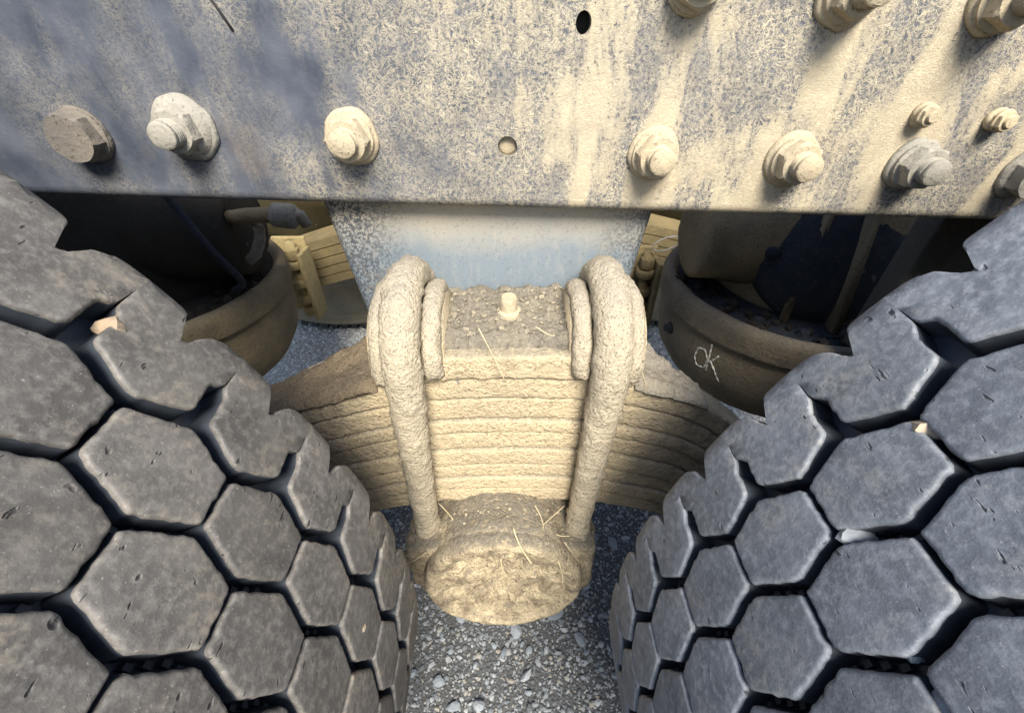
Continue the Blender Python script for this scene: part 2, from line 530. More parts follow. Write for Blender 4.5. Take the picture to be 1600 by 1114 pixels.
# scratch groove upper left
bm = bmesh.new(); sweep(bm, [(-.215, Yw - .0002, .898), (-.2085, Yw - .0002, .885), (-.2025, Yw - .0002, .872)], .0011, 6)
put('scratch', bm, DARK, rail)

def bolt(cx, cz, L, dirt, seed, R=.027, nut=.0190, sh=.0108, tilt=0.0, head=False, nuth=.0135, name='bolt', wr=True):
    """flange nut on a threaded bolt end standing out of the web towards -Y"""
    R *= .88; nut *= .93; L *= .93
    base = Matrix.Translation((cx, Yw, cz)) @ Matrix.Rotation(PI / 2, 4, 'X') @ Matrix.Rotation(tilt, 4, 'Z')
    bm = bmesh.new()
    lathe(bm, [(R * 1.0, -.001), (R, .002), (R * .95, .0042), (R * .80, .0052)], 36, base, .07, seed)
    rough(bm, .0009, 90, seed, 2)
    wsh = put(name, bm, dirt, rail)
    bm = bmesh.new()
    if head:
        lathe(bm, [(nut * 1.06, .003), (nut * 1.06, .005), (nut, .006, 'hex'), (nut, .006 + nuth * .8, 'hex'), (nut * .9, .006 + nuth)], 36, base)
        rough(bm, .0008, 130, seed + 2, 3)
        split_flat(put('hex_head', bm, dirt, wsh), .5)
        return
    lathe(bm, [(R * .90, .004), (R * .86, .006), (nut * 1.08, .0085), (nut, .0095, 'hex'), (nut, .007 + nuth * .85, 'hex'), (nut * .86, .007 + nuth), (sh, .0072 + nuth)], 48, base)
    rough(bm, .0007, 80, seed + 2, 2)
    split_flat(put('nut', bm, dirt, wsh), .5)
    bm = bmesh.new()
    pr = [(sh * .92, .006 + nuth)]
    h = .0075 + nuth
    while h < L - .0055:
        pr += [(sh, h), (sh * .90, h + .0011)]
        h += .0022
    pr += [(sh * .97, L - .0035), (sh * .95, L - .0012), (sh * .80, L)]
    lathe(bm, pr, 28, base)
    rough(bm, .0005, 160, seed + 5, 2)
    split_flat(put('shank', bm, dirt, wsh), .7)

BOLTS = [(-.3520, .8035, .020, NUTDARK, 1, dict(head=True, R=.0235, nut=.0205, nuth=.012, tilt=.3)),
         (-.2665, .8085, .036, NUTGREY, 2, dict(R=.0285, tilt=.2)),
         (-.1315, .8010, .033, NUTDUST, 3, dict(R=.0255, tilt=.5)),
         (.1225, .7870, .035, NUTDUST, 4, dict(R=.0245, tilt=.35)),
         (.2420, .7815, .036, NUTDUST, 5, dict(R=.0250, tilt=.15)),
         (.3490, .7770, .034, NUTGREY, 6, dict(R=.0240, tilt=.4)),
         (.1300, .8990, .030, NUTDUST, 7, dict(R=.0230, tilt=.1)),
         (.2405, .8930, .040, NUTDUST, 8, dict(R=.0260, tilt=.0)),
         (.3520, .8890, .040, NUTDUST, 9, dict(R=.0265, nut=.021, tilt=.1)),
         (.3360, .8150, .0155, NUTDUST, 10, dict(R=.0100, nut=.0085, sh=.0045, nuth=.005)),
         (.3990, .8115, .0165, NUTDUST, 11, dict(R=.0100, nut=.0085, sh=.0048, nuth=.006)),
         (.4530, .7680, .020, NUTGREY, 12, dict(head=True, R=.024, nut=.0195, nuth=.012))]
for cx, cz, L, dm, sd, kw in BOLTS: bolt(cx, cz, L, dm, sd, **kw)

bm = bmesh.new(); box(bm, (.497, .485, .50), (.70, .52, .752), .004)
bmesh.ops.rotate(bm, cent=(.497, .5, .74), matrix=Matrix.Rotation(math.radians(2), 3, 'Y'), verts=bm.verts)
put('support_plate', bm, SIDEW, rail)
# hanger bracket below the rail: boxed plate with rounded edges
bm = bmesh.new()
def brk_prof(z):
    f = (z - .60) / .16
    return -.166 - .022 * f, .126 + .022 * f
zs = [.50 + .25 * i / 14 for i in range(15)]
rings = []
for z in zs:
    xl, xr = brk_prof(z); r = .014; y0 = .424; y1 = .52
    ring = []
    for (cx, cy, a0) in ((xl + r, y0 + r, PI), (xr - r, y0 + r, 1.5 * PI)):
        for k in range(7):
            a = a0 + k / 6 * PI / 2
            ring.append((cx + r * math.cos(a), cy + r * math.sin(a), z))
    ring += [(xr, y1, z), (xl, y1, z)]
    rings.append([bm.verts.new(q) for q in ring])
n = len(rings[0])
for i in range(len(zs) - 1):
    for k in range(n): bm.faces.new((rings[i][k], rings[i][(k + 1) % n], rings[i + 1][(k + 1) % n], rings[i + 1][k]))
bmesh.ops.recalc_face_normals(bm, faces=bm.faces)
split_flat(put('hanger_bracket', bm, BRACKET, rail), .8)

# ---------------------------------------------------------------- spring pack, U-bolts, trunnion saddle
susp = empty('leaf_spring_suspension', (-.008, .36, 0.24),
             'mud caked leaf spring pack clamped by two U bolts over a round trunnion cap', 'leaf spring')
def drop(x):
    a = abs(x + .005)
    if a < .1: return .6 * a * a
    return .006 + .25 * (a - .1) + .45 * (a - .1) ** 2 + (3.2 * max(0, min(x, .3) - .155) ** 2)
def yback(x): return max(.330, .388 - .9 * max(0, x - .14) - .5 * max(0, -x - .215))
def leaf(z0, z1, x0, x1, seed, mat=MUD, y0=.31, y1=.41, amp=.0022, endround=False):
    bm = bmesh.new()
    nx = max(24, int((x1 - x0) / .005))
    r = min(.0040, (z1 - z0) * .42)
    cs = []
    for (cy, cz, a0) in ((y0 + r, z0 + r, PI), (y1 - r, z0 + r, 1.5 * PI), (y1 - r, z1 - r, 0), (y0 + r, z1 - r, .5 * PI)):
        for k in range(5):
            a = a0 + k / 4 * PI / 2
            cs.append((cy + r * math.cos(a), cz + r * math.sin(a)))
        if a0 in (1.5 * PI,):
            pass
    # extra points along the top face and front face so the crust can be rough
    full = []
    for i, q in enumerate(cs):
        full.append(q); nq = cs[(i + 1) % len(cs)]
        d = math.hypot(nq[0] - q[0], nq[1] - q[1]); m_ = int(d / .006)
        for j in range(1, m_ + 1):
            full.append((q[0] + (nq[0] - q[0]) * j / (m_ + 1), q[1] + (nq[1] - q[1]) * j / (m_ + 1)))
    rings = []
    for i in range(nx + 1):
        x = x0 + (x1 - x0) * i / nx
        e = 1.0
        ys = 0
        if endround:
            de = min(x - x0, x1 - x)
            if de < .02: ys = .02 - math.sqrt(max(0, .02 ** 2 - (.02 - de) ** 2))
        d = drop(x)
        rings.append([bm.verts.new((x, max(q[0], y0 + ys) if q[0] < (y0 + y1) / 2 else min(q[0], y1 - ys, 9 if endround else yback(x) + .003 * nz((x, 0, z0), 60, seed, 2)), q[1] - d)) for q in full])
    n = len(full)
    for i in range(nx):
        for k in range(n): bm.faces.new((rings[i][k], rings[i + 1][k], rings[i + 1][(k + 1) % n], rings[i][(k + 1) % n]))
    bm.faces.new(rings[0]); bm.faces.new(rings[-1][::-1])
    bmesh.ops.recalc_face_normals(bm, faces=bm.faces)
    rough(bm, amp * .55, 55, seed, 3, amp * .8, 170)
    return bm
def mat_leaf():
    m = MUD.copy(); m.name = 'leaf_mud_shaded_ends'
    t = m.node_tree; p = t.nodes['Principled BSDF']; g = G(t)
    src = p.inputs['Base Color'].links[0].from_socket
    co = g.coord()
    x = g.n('ShaderNodeSeparateXYZ', {0: co}).outputs[0]
    n = g.noise(co, 24, 4, .6)
    e = g.math('ADD', g.math('ABSOLUTE', x), g.math('MULTIPLY', g.math('SUBTRACT', n, .5), .16))
    f = g.math('MULTIPLY', g.ramp(e, .13, .20), .8)  # ends darkened: mostly shade painted into the mud, with some brown dirt
    t.links.new(g.mix(f, src, g.mix(g.ramp(g.noise(co, 90, 4), .4, .6), (.23, .20, .16), (.33, .285, .215))), p.inputs['Base Color'])
    return m
LEAFMUD_SHADED = mat_leaf()
ZB = [.612, .585, .556, .5365, .510, .483, .4615, .439, .414]
for i in range(8):
    yy = .31 + [0, .001, -.001, .0015, 0, .001, -.0005, .001][i]
    put('leaf', leaf(ZB[i + 1] + .0003, ZB[i] - .0003, -.62, .62, 10 + i * 3.1, MUD, yy, .388, amp=.0012), LEAFMUD_SHADED, susp)
put('spacer_plate', leaf(.6135, .6405, -.134, .124, 77, MUD, .306, .41, endround=True), MUD, susp)

# dried crust slabs lying on the top leaf, ragged back edges
yback_ = yback
def crust(x0, x1, seed, yb, name='mud_crust', mat=MUDGREY):
    bm = bmesh.new(); nx, ny = 46, 22
    top = []; bot = []
    for i in range(nx + 1):
        x = x0 + (x1 - x0) * i / nx
        yback = yb + yback_(x) - .388 + .024 * nz((x, 0, 0), 22, seed, 4) + .012 * nz((x, 0, 0), 90, seed, 2)
        rt, rb = [], []
        for j in range(ny + 1):
            f = j / ny
            y = .306 + (yback - .306) * f
            z = .611 - drop(x) + .006 + .005 * nz((x, y, 0), 40, seed, 4) + .003 * nz((x, y, 0), 140, seed, 3)
            if f > .8: z -= .004 * ((f - .8) / .2) ** 2
            if f < .1: z -= .006 * (1 - f / .1) ** 2
            rt.append(bm.verts.new((x, y, z))); rb.append(bm.verts.new((x, y, .6105 - drop(x))))
        top.append(rt); bot.append(rb)
    for i in range(nx):
        for j in range(ny):
            bm.faces.new((top[i][j], top[i + 1][j], top[i + 1][j + 1], top[i][j + 1]))
            bm.faces.new((bot[i][j + 1], bot[i + 1][j + 1], bot[i + 1][j], bot[i][j]))
        for j in (0, ny):
            bm.faces.new((top[i][j], bot[i][j], bot[i + 1][j], top[i + 1][j]))
    for i in (0, nx):
        for j in range(ny): bm.faces.new((top[i][j], top[i][j + 1], bot[i][j + 1], bot[i][j]))
    bmesh.ops.recalc_face_normals(bm, faces=bm.faces)
    return put(name, bm, mat, susp)
crust(-.36, -.128, 3.3, .398, mat=MUDBROWN)['label'] = 'brown mud crust on the left end of the spring'
crust(.118, .195, 8.1, .395)['label'] = 'cracked grey mud crust on the right end of the spring'

# top plate between the U-bolts
bm = bmesh.new()
bmesh.ops.create_grid(bm, x_segments=80, y_segments=54, size=1.0)
for v in bm.verts:
    x = -.0030 + v.co.x * .105; y = .366 + v.co.y * .048
    z = .650
    fr = (y - .318)
    if fr < .012: z -= .012 - math.sqrt(max(0, .012 ** 2 - (.012 - fr) ** 2))
    v.co = Vector((x, y, z))
ext = bmesh.ops.extrude_face_region(bm, geom=bm.faces[:])
for v in [q for q in ext['geom'] if isinstance(q, bmesh.types.BMVert)]: v.co.z = .6405
bmesh.ops.recalc_face_normals(bm, faces=bm.faces)
for v in bm.verts:
    if v.co.z > .641:
        c = nz(v.co, 60, 4.4, 4) * .004 + max(0, nz(v.co, 110, 7.7, 3)) * .006 + nz(v.co, 260, 1.7, 2) * .0012
        v.co.z += c
put('top_plate', bm, MUDTOP, susp)
bm = bmesh.new()
rc = random.Random(11)
for k in range(320):
    x = rc.uniform(-.085, .08); y = rc.uniform(.325, .408); r = .0006 + .0030 * rc.random() ** 4
    q = bmesh.ops.create_icosphere(bm, subdivisions=1, radius=r)['verts']
    for v in q:
        v.co = v.co * (1 + rc.uniform(-.3, .3)); v.co.z *= .7
        v.co += Vector((x, y, .6515 + .3 * r + nz((x, y, .65), 60, 4.4, 4) * .004))
for k in range(70):
    x = rc.uniform(-.09, .07); y = rc.uniform(.272, .306); r = .0007 + .0024 * rc.random() ** 3
    zz = .335 + math.sqrt(max(0, .095 ** 2 - (x + .012) ** 2))
    q = bmesh.ops.create_icosphere(bm, subdivisions=1, radius=r)['verts']
    for v in q:
        v.co = v.co * (1 + rc.uniform(-.3, .3)) + Vector((x, y, zz))
cl = put('mud_clods', bm, CLOD, susp, smooth=False); cl['kind'] = 'stuff'
# stud in the middle of the top plate
mt = Matrix.Translation((-.002, .362, .650))
bm = bmesh.new(); lathe(bm, [(.0125, -.002), (.0118, .004), (.0085, .0055), (.0082, .0165), (.0068, .0195), (.001, .0202)], 24, mt, .04, 3)
rough(bm, .0006, 120, 2)
split_flat(put('centre_stud', bm, NUTDUST, susp), .5)

# U-bolts and the raised guides they lie in
def arch(x, r, yc, zc, zbot_f, zbot_b, n=22, xs=0.0, tuck=0.0):
    pts = []
    for k in range(26):
        f = k / 26
        pts.append((x + xs * (1 - f), yc - r + tuck * (1 - f) ** 2, zbot_f + (zc - zbot_f) * f))
    for k in range(n + 1):
        a = PI - PI * k / n
        pts.append((x, yc + r * math.cos(a), zc + r * math.sin(a)))
    for k in range(1, 7):
        pts.append((x, yc + r, zc + (zbot_b - zc) * k / 6))
    return pts
def dense(pts, step=.004):
    out = [Vector(pts[0])]
    for a, b in zip(pts, pts[1:]):
        a, b = Vector(a), Vector(b); m_ = max(1, int((b - a).length / step))
        for k in range(1, m_ + 1): out.append(a + (b - a) * k / m_)
    return out
for (x, xs, sd) in ((-.0945, -.0105, 1.0), (.0870, -.0100, 2.0)):
    s = -1 if x < 0 else 1
    bm = bmesh.new()
    pth = dense(arch(x, .060, .350, .632, .335, .43, xs=xs))
    sweep(bm, pth, [.0140 + .0028 * min(1, max(0, (q.z - .42) / .2)) for q in pth], 22)
    rough(bm, .0013, 55, sd, 3, .0016, 190)
    ub = put('u_bolt', bm, MUDROD, susp)
    for dx, rr, yb, tr in ((-s * .0235, .049, .618, .0092), (s * .0205, .052, .606, .0095)):
        bm = bmesh.new()
        sweep(bm, dense(arch(x + dx, rr, .352, .628, yb, .62, tuck=.022)), tr, 16)
        rough(bm, .0012, 70, sd + dx * 9, 3, .0015, 190)
        put('bolt_guide', bm, MUDROD, susp)
    bm = bmesh.new()
    lathe(bm, [(.046, -.034), (.046, -.012), (.046, .012), (.046, .034)], 40, Matrix.Translation((x, .353, .628)) @ Matrix.Rotation(PI / 2, 4, 'Y'))
    put('saddle_block', bm, MUD, susp)

# trunnion saddle body: profile in XZ, extruded along Y
pf = []
def arcp(cx, cz, r, a0, a1, n): return [(cx + r * math.cos(a0 + (a1 - a0) * k / n), cz + r * math.sin(a0 + (a1 - a0) * k / n)) for k in range(n + 1)]
cxs = -.012
pf += [(-.130, .365), (-.130, .33)]
pf += arcp(cxs, .345, .122, PI * 1.10, PI * 1.90, 26)
pf += [(.101, .33), (.101, .365), (.097, .382), (.088, .388)]
pf += arcp(cxs, .335, .094, PI * .20, PI * .80, 22)
pf += [(-.113, .388), (-.125, .382)]
bm = bmesh.new()
ys = [.262, .265, .270] + [.27 + .15 * k / 26 for k in range(1, 27)]
rings = []
for yi, y in enumerate(ys):
    sc = [.955, .985, 1.0][yi] if yi < 3 else 1.0
    rings.append([bm.verts.new((cxs + (x - cxs) * sc, y, .335 + (z - .335) * sc)) for x, z in pf])
n = len(pf)
for i in range(len(ys) - 1):
    for k in range(n): bm.faces.new((rings[i][k], rings[i][(k + 1) % n], rings[i + 1][(k + 1) % n], rings[i + 1][k]))
bm.faces.new(rings[0]); bm.faces.new(rings[-1][::-1])
bmesh.ops.recalc_face_normals(bm, faces=bm.faces)
rough(bm, .0035, 45, 6.6, 4, .003, 110)
put('trunnion_saddle', bm, MUDCAP, susp)
# round end cap, mud filled
mt = Matrix.Translation((-.012, .262, .330)) @ Matrix.Rotation(PI / 2 - math.radians(3), 4, 'X')
bm = bmesh.new()
pr = [(.090, -.012), (.0955, -.004), (.097, .004), (.0965, .012), (.094, .018), (.0895, .021), (.084, .0215), (.078, .018)]
pr += [(.078 - .078 * k / 44, .0165 - .001 * (k / 44)) for k in range(1, 44)] + [(.0005, .0155)]
lathe(bm, pr, 180, mt, .012, 5)
ax = (mt.to_3x3() @ Vector((0, 0, 1)))
for v in bm.verts:
    l = mt.inverted() @ v.co; rr = math.hypot(l.x, l.y)
    d = .0012 * nz(v.co, 60, 2, 4)
    if l.z > .008 and rr < .088:
        up = l.y / .09        # local y points up on the face
        k = max(0, 1 - rr / .086)
        d += (.0080 * nz(v.co, 30, 5.5, 3) - .0060 * max(0, nz(v.co, 70, 3.3, 3)) + .0035 * nz(v.co, 105, 8.2, 3) + .0016 * nz(v.co, 300, 1.2, 2)) * min(1, k * 3) - .004 * min(1, k * 2)
    v.co += ax * d
put('end_cap', bm, MUDCAP, susp)
# nuts low on the saddle ears
for x in (-.113, .087):
    bm = bmesh.new()
    lathe(bm, [(.020, -.03), (.020, .0, 'hex'), (.020, .022, 'hex'), (.017, .026)], 30, Matrix.Translation((x, .288, .335)))
    rough(bm, .0015, 90, x)
    put('u_bolt_nut', bm, MUD, susp)

# ---------------------------------------------------------------- near tyres
RT = .52; P = 64; DT = 2 * PI / P; PU = RT * DT
YB = .0671; ROW = .0354
def smooth_poly(pts, corner, per=4):
    """round the corners of a polygon of (u, y, w); w scales the inset later."""
    out = []
    n = len(pts)
    for i in range(n):
        a, b, c = pts[i - 1], pts[i], pts[(i + 1) % n]
        va = Vector((a[0] - b[0], a[1] - b[1])); vc = Vector((c[0] - b[0], c[1] - b[1]))
        cr = b[3] if len(b) > 3 else corner
        la, lc = min(cr, va.length * .45), min(cr, vc.length * .45)
        p0 = Vector(b[:2]) + va.normalized() * la; p1 = Vector(b[:2]) + vc.normalized() * lc
        for k in range(per + 1):
            f = k / per
            q = p0 * (1 - f) ** 2 + Vector(b[:2]) * 2 * f * (1 - f) + p1 * f * f
            out.append((q.x, q.y, b[2]))
    return out
def resample(pts, step=.0024):
    out = []
    n = len(pts)
    for i in range(n):
        a, b = pts[i], pts[(i + 1) % n]
        d = math.hypot(b[0] - a[0], b[1] - a[1]); m_ = max(1, int(d / step))
        for k in range(m_):
            f = k / m_; out.append(tuple(a[j] + (b[j] - a[j]) * f for j in range(3)))
    return out
def block_mesh(name, outline, yc, mirror, side, mats, seed, rimround=False):
    """tread block: outline (u along the circumference, y across). Built round the axle at angle 0 (pointing +X)."""
    pts = resample(outline)
    n = len(pts)
    nr = []
    area = sum(pts[i][0] * pts[(i + 1) % n][1] - pts[(i + 1) % n][0] * pts[i][1] for i in range(n))
    sg = 1 if area > 0 else -1
    for i in range(n):
        a, b = pts[i - 1], pts[(i + 1) % n]
        t = Vector((b[0] - a[0], b[1] - a[1]))
        if t.length < 1e-9: t = Vector((1, 0))
        t.normalize()
        nr.append(Vector((-t.y, t.x)) * sg)
    layers = [(-.0165, -.0004, 1), (-.006, .0002, 1), (-.0024, .0003, 1), (-.0011, .0005, 0), (-.0004, .0010, 0), (-.0001, .0016, 0), (0, .0024, 0)]
    bm = bmesh.new()
    def place(u, y, dr):
        if rimround:
            e = max(0, y - (.1693 - .007))
            dr -= e * e * 45
        th = u / RT
        return Vector(((RT + dr) * math.cos(th), y, (RT + dr) * math.sin(th)))
    cu = sum(q[0] for q in pts) / n; cy = sum(q[1] for q in pts) / n
    rings = []
    for (dr, ins, mi) in layers:
        ring = []
        for q, m_ in zip(pts, nr):
            jit = .0007 * noise.noise(Vector((q[0] * 260, q[1] * 260, seed * 3.1))) + .0005 * noise.noise(Vector((q[0] * 700, q[1] * 700, seed)))
            u = q[0] + m_.x * (ins * q[2] + jit * q[2]); y = q[1] + m_.y * (ins * q[2] + jit * q[2])
            ring.append(bm.verts.new(place(u, y, dr)))
        rings.append(ring)
    for f in (.72, .42, .16):
        rings.append([bm.verts.new(place(cu + (q[0] + m_.x * .0024 * q[2] - cu) * f, cy + (q[1] + m_.y * .0024 * q[2] - cy) * f,
                      0.0)) for q, m_ in zip(pts, nr)])
    for i in range(len(rings) - 1):
        for k in range(n):
            fc = bm.faces.new((rings[i][k], rings[i][(k + 1) % n], rings[i + 1][(k + 1) % n], rings[i + 1][k]))
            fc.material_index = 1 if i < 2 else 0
    bm.faces.new(rings[-1])
    bmesh.ops.recalc_face_normals(bm, faces=bm.faces)
    bm.normal_update()
    for e in bm.edges:
        if len(e.link_faces) == 2 and e.calc_face_angle(0) > 1.05: e.smooth = False
    if mirror: # right-hand tyre: mirror x (angle measured from -X)
        for v in bm.verts: v.co.x = -v.co.x
        bmesh.ops.reverse_faces(bm, faces=bm.faces)
    me = bpy.data.meshes.new(name)
    bm.to_mesh(me); bm.free()
    for m_ in mats: me.materials.append(m_)
    me.polygons.foreach_set('use_smooth', [True] * len(me.polygons))
    return me
hw = PU / 2 - .0008          # narrow slot between neighbours of a row
ap, sd_ = .0202, .0110       # apex and side half-heights across the tread
def hexo(yc): return smooth_poly([(-hw, yc - sd_, 1), (0, yc - ap, 1), (hw, yc - sd_, 1), (hw, yc + sd_, 1), (0, yc + ap, 1), (-hw, yc + sd_, 1)], .0026)
YS = .1693
def shouldero():
    h = PU / 2
    yi = YB + 2 * ROW - ap + .0008
    ysd = yi + .0097
    sl = .0040
    return smooth_poly([(0, yi, 1), (h - sl, ysd, 1), (h - sl + .0006, .1420, 1, .002), (h - .0002, .1480, .2, .002), (h, YS - .010, .0, .0004), (h, YS, .0, .0004),
                        (.0060, YS, .3, .0055), (.0040, YS - .0140, 1, .002), (.0008, YS - .0165, 1, .0015), (-.0020, YS - .0140, 1, .003), (-.0060, YS - .0055, .6, .006), (-.0155, YS, .2, .009),
                        (-h, YS, .0, .0004), (-h, YS - .010, .0, .0004), (-h + .0002, .1480, .2, .002), (-h + sl + .0006, .1435, 1, .002), (-h + sl, ysd, 1)], .0030)
def tyre(xc, mirror, phA, rub, label, rz, psi):
    t = empty('truck_tyre', (xc, .064, 0), label, 'tyre', 'big tyres with hexagonal tread beside the spring')
    ctr = Vector((0, -.064, rz)); t.rotation_euler.z = psi
    # carcass: lathe about Y
    prof = []
    rb = RT - .0158
    prof = [(.27, -.05), (.33, -.085), (.42, -.10), (.475, -.075), (.497, -.043), (rb - .002, -.030), (rb, -.022)]
    prof += [(rb, -.022 + (.157 + .022) * k / 10) for k in range(1, 11)]
    prof += [(rb - .002, .161)]
    side = [(rb - .002, .161), (.501, .168), (.490, .174), (.472, .184), (.445, .194), (.41, .199), (.36, .194), (.33, .186), (.27, .17)]
    bm = bmesh.new(); n = 160
    rings = [[bm.verts.new((xc + r * math.cos(2 * PI * k / n), y, rz + r * math.sin(2 * PI * k / n))) for k in range(n)] for r, y in prof]
    for i in range(len(prof) - 1):
        for k in range(n): bm.faces.new((rings[i][k], rings[i][(k + 1) % n], rings[i + 1][(k + 1) % n], rings[i + 1][k]))
    bmesh.ops.recalc_face_normals(bm, faces=bm.faces)
    put('carcass', bm, WALL, t)
    bm = bmesh.new()
    rings = [[bm.verts.new((xc + r * math.cos(2 * PI * k / n), y, rz + r * math.sin(2 * PI * k / n))) for k in range(n)] for r, y in side]
    for i in range(len(side) - 1):
        for k in range(n): bm.faces.new((rings[i][k], rings[i + 1][k], rings[i + 1][(k + 1) % n], rings[i][(k + 1) % n]))
    put('sidewall', bm, SIDEW, t)
    # wheel disc
    bm = bmesh.new()
    lathe(bm, [(.28, -.03), (.275, .0), (.20, .012), (.10, .02), (.01, .02)], 48, Matrix.Translation((xc, .15, rz)) @ Matrix.Rotation(-PI / 2, 4, 'X'))
    put('wheel_disc', bm, DARK, t)
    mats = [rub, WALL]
    s = -1 if mirror else 1
    def ring(name, meshes, phase, a0, a1):
        k0 = int(math.ceil((phase - a1) / DT)); k1 = int(math.floor((phase - a0) / DT))
        for k in range(k0, k1 + 1):
            th = phase - k * DT
            o = bpy.data.objects.new(name, meshes[(k * 7 + k * k) % len(meshes)])
            o.location = ctr
            o.rotation_euler = (0, -th * s, 0)
            link(o, t)
    lo, hi = math.radians(-62), math.radians(118)
    var = range(4)
    hb = [block_mesh('tread_block', hexo(YB), YB, mirror, s, mats, v + 10 * s) for v in var]
    ha = [block_mesh('tread_block', hexo(YB + ROW), YB, mirror, s, mats, v + 20 * s + 3) for v in var]
    hc = [block_mesh('tread_block', hexo(YB - ROW), YB, mirror, s, mats, v + 30 * s + 5) for v in var]
    sh = [block_mesh('shoulder_block', shouldero(), YB, mirror, s, mats, v + 40 * s + 7, True) for v in var]
    near = [(u, 2 * YB - y, w) for (u, y, w) in shouldero()]
    sn = [block_mesh('shoulder_block', near, YB, mirror, s, mats, v + 50 * s + 9) for v in range(2)]
    ring('tread_block', ha, phA, lo, hi)
    ring('tread_block', hb, phA - DT / 2, lo, hi)
    ring('tread_block', hc, phA, lo, hi)
    ring('shoulder_block', sh, phA - DT / 2, lo, hi)
    ring('shoulder_block', sn, phA - DT / 2, math.radians(-20), hi)
    # stone-ejector pips on the groove floors: zigzag lines, one mesh
    bm = bmesh.new()
    for (ya, ph) in ((YB + ROW / 2, 0), (YB - ROW / 2, 1), (YB + 1.5 * ROW, 1), (YB - 1.5 * ROW, 0)):
        for k in range(0, P):
            base = phA - DT / 2 * ph - k * DT
            if not (lo < base < hi): continue
            for j in range(8):
                u = (j + .5) / 8
                z_ = (abs(u * 2 - 1) - .5) * (ap - sd_)
                th = base - u * DT
                y = ya - z_
                c = math.cos(th); sn_ = math.sin(th)
                mt = Matrix.Translation((xc + s * (rb + .001) * c, y, rz + (rb + .001) * sn_)) @ Matrix.Rotation(-th * s, 4, 'Y')
                box(bm, (-.0025, -.0011, -.0016), (.0025, .0011, .0016), 0, 1, mt)
    pp = put('groove_pips', bm, WALL, t, smooth=False); pp['kind'] = 'stuff'
    return t
phL, phR = .5451, .574
tl = tyre(-.6007, False, phL, RUB_L, 'worn brownish black truck tyre with hexagonal tread on the left of the spring', .5207, .0067)
tr = tyre(.6053, True, phR, RUB_R, 'worn bluish grey truck tyre with hexagonal tread on the right of the spring', .4958, -.0099)

# ---------------------------------------------------------------- axle housings behind
def axle(cx, cy, bowlmat, carmat, label, mirror):
    t = empty('axle_housing', (cx, cy, .24), label, 'axle housing')
    s = -1 if mirror else 1
    mt = Matrix.Translation((cx, cy, 0))
    bm = bmesh.new()
    lathe(bm, [(.01, .235), (.09, .242), (.165, .262), (.205, .292), (.228, .33), (.236, .37), (.238, .40), (.2375, .425), (.2385, .428), (.2445, .432), (.2455, .438), (.2455, .464), (.2435, .474), (.239, .480), (.230, .482), (.222, .478), (.216, .466)], 96, mt, .006, cx)
    rough(bm, .0012, 40, cx, 4)
    put('bowl', bm, bowlmat, t)
    # bolted ring inside the lip
    bm = bmesh.new()
    lathe(bm, [(.224, .455), (.224, .466), (.214, .470), (.17, .472), (.16, .474)], 80, mt)
    rough(bm, .002, 60, cx + 4, 4, .002, 120)
    put('flange_ring', bm, carmat[1], t)
    # carrier casting: stepped dome
    bm = bmesh.new()
    lathe(bm, [(.175, .468), (.168, .485), (.160, .54), (.150, .60), (.132, .66), (.10, .70), (.01, .715)], 60, mt @ Matrix.Translation((s * .02, .02, 0)), .02, cx)
    rough(bm, .003, 30, cx + 7, 4)
    put('carrier_dome', bm, carmat[0], t)
    # pinion nose towards the middle of the truck
    bm = bmesh.new()
    lathe(bm, [(.105, .0), (.100, .08), (.085, .16), (.080, .20), (.070, .205)], 40,
          Matrix.Translation((cx - s * .02, cy, .575)) @ Matrix.Rotation(-s * PI / 2, 4, 'Y') @ Matrix.Rotation(0.0, 4, 'X'))
    rough(bm, .003, 30, cx + 2, 4)
    put('pinion_nose', bm, carmat[2], t)
    for k in range(18):
        a = k * 2 * PI / 18 + .1
        p = Vector((cx + .196 * math.cos(a), cy + .196 * math.sin(a), .468))
        if (p.y > cy + .1): continue
        bm = bmesh.new(); lathe(bm, [(.0105, 0), (.0105, .004), (.009, .005, 'hex'), (.009, .013, 'hex'), (.007, .0145)], 18, Matrix.Translation(p))
        rough(bm, .001, 90, k)
        put('flange_bolt', bm, carmat[1], t)
    return t
axr = axle(.552, .75, BOWLMAT_R, (IRONBROWN, BLACKIRON, IRONBROWN), 'dusty round axle housing with chalk OK mark behind the right tyre', False)
axl = axle(-.705, .77, IRONBROWN, (DARKIRON, DARKIRON, DARKIRON), 'dusty brown round axle housing behind the left tyre', True)
# ribs and a bolted black cover on the right carrier
bm = bmesh.new()
for (a, w_) in ((PI * 1.30, .007), (PI * 1.42, .008)):
    d = Vector((math.cos(a), math.sin(a), 0)); tt = Vector((-d.y, d.x, 0))
    c0 = Vector((.572, .77, 0))
    q = [c0 + d * .13 + Vector((0, 0, .66)), c0 + d * .152 + Vector((0, 0, .66)), c0 + d * .205 + Vector((0, 0, .472)), c0 + d * .13 + Vector((0, 0, .472))]
    f_ = [bm.verts.new(v + tt * w_) for v in q]; b_ = [bm.verts.new(v - tt * w_) for v in q]
    bm.faces.new(f_); bm.faces.new(b_[::-1])
    for k in range(4): bm.faces.new((f_[k], b_[k], b_[(k + 1) % 4], f_[(k + 1) % 4]))
bmesh.ops.recalc_face_normals(bm, faces=bm.faces)
bmesh.ops.bevel(bm, geom=bm.edges[:], offset=.003, segments=2, affect='EDGES')
rough(bm, .0012, 60, 4)
put('carrier_rib', bm, IRONBROWN, axr)
bm = bmesh.new()
mtc = Matrix.Translation((.53, .66, .56)) @ Matrix.Rotation(math.radians(72), 4, 'X') @ Matrix.Rotation(math.radians(-8), 4, 'Y')
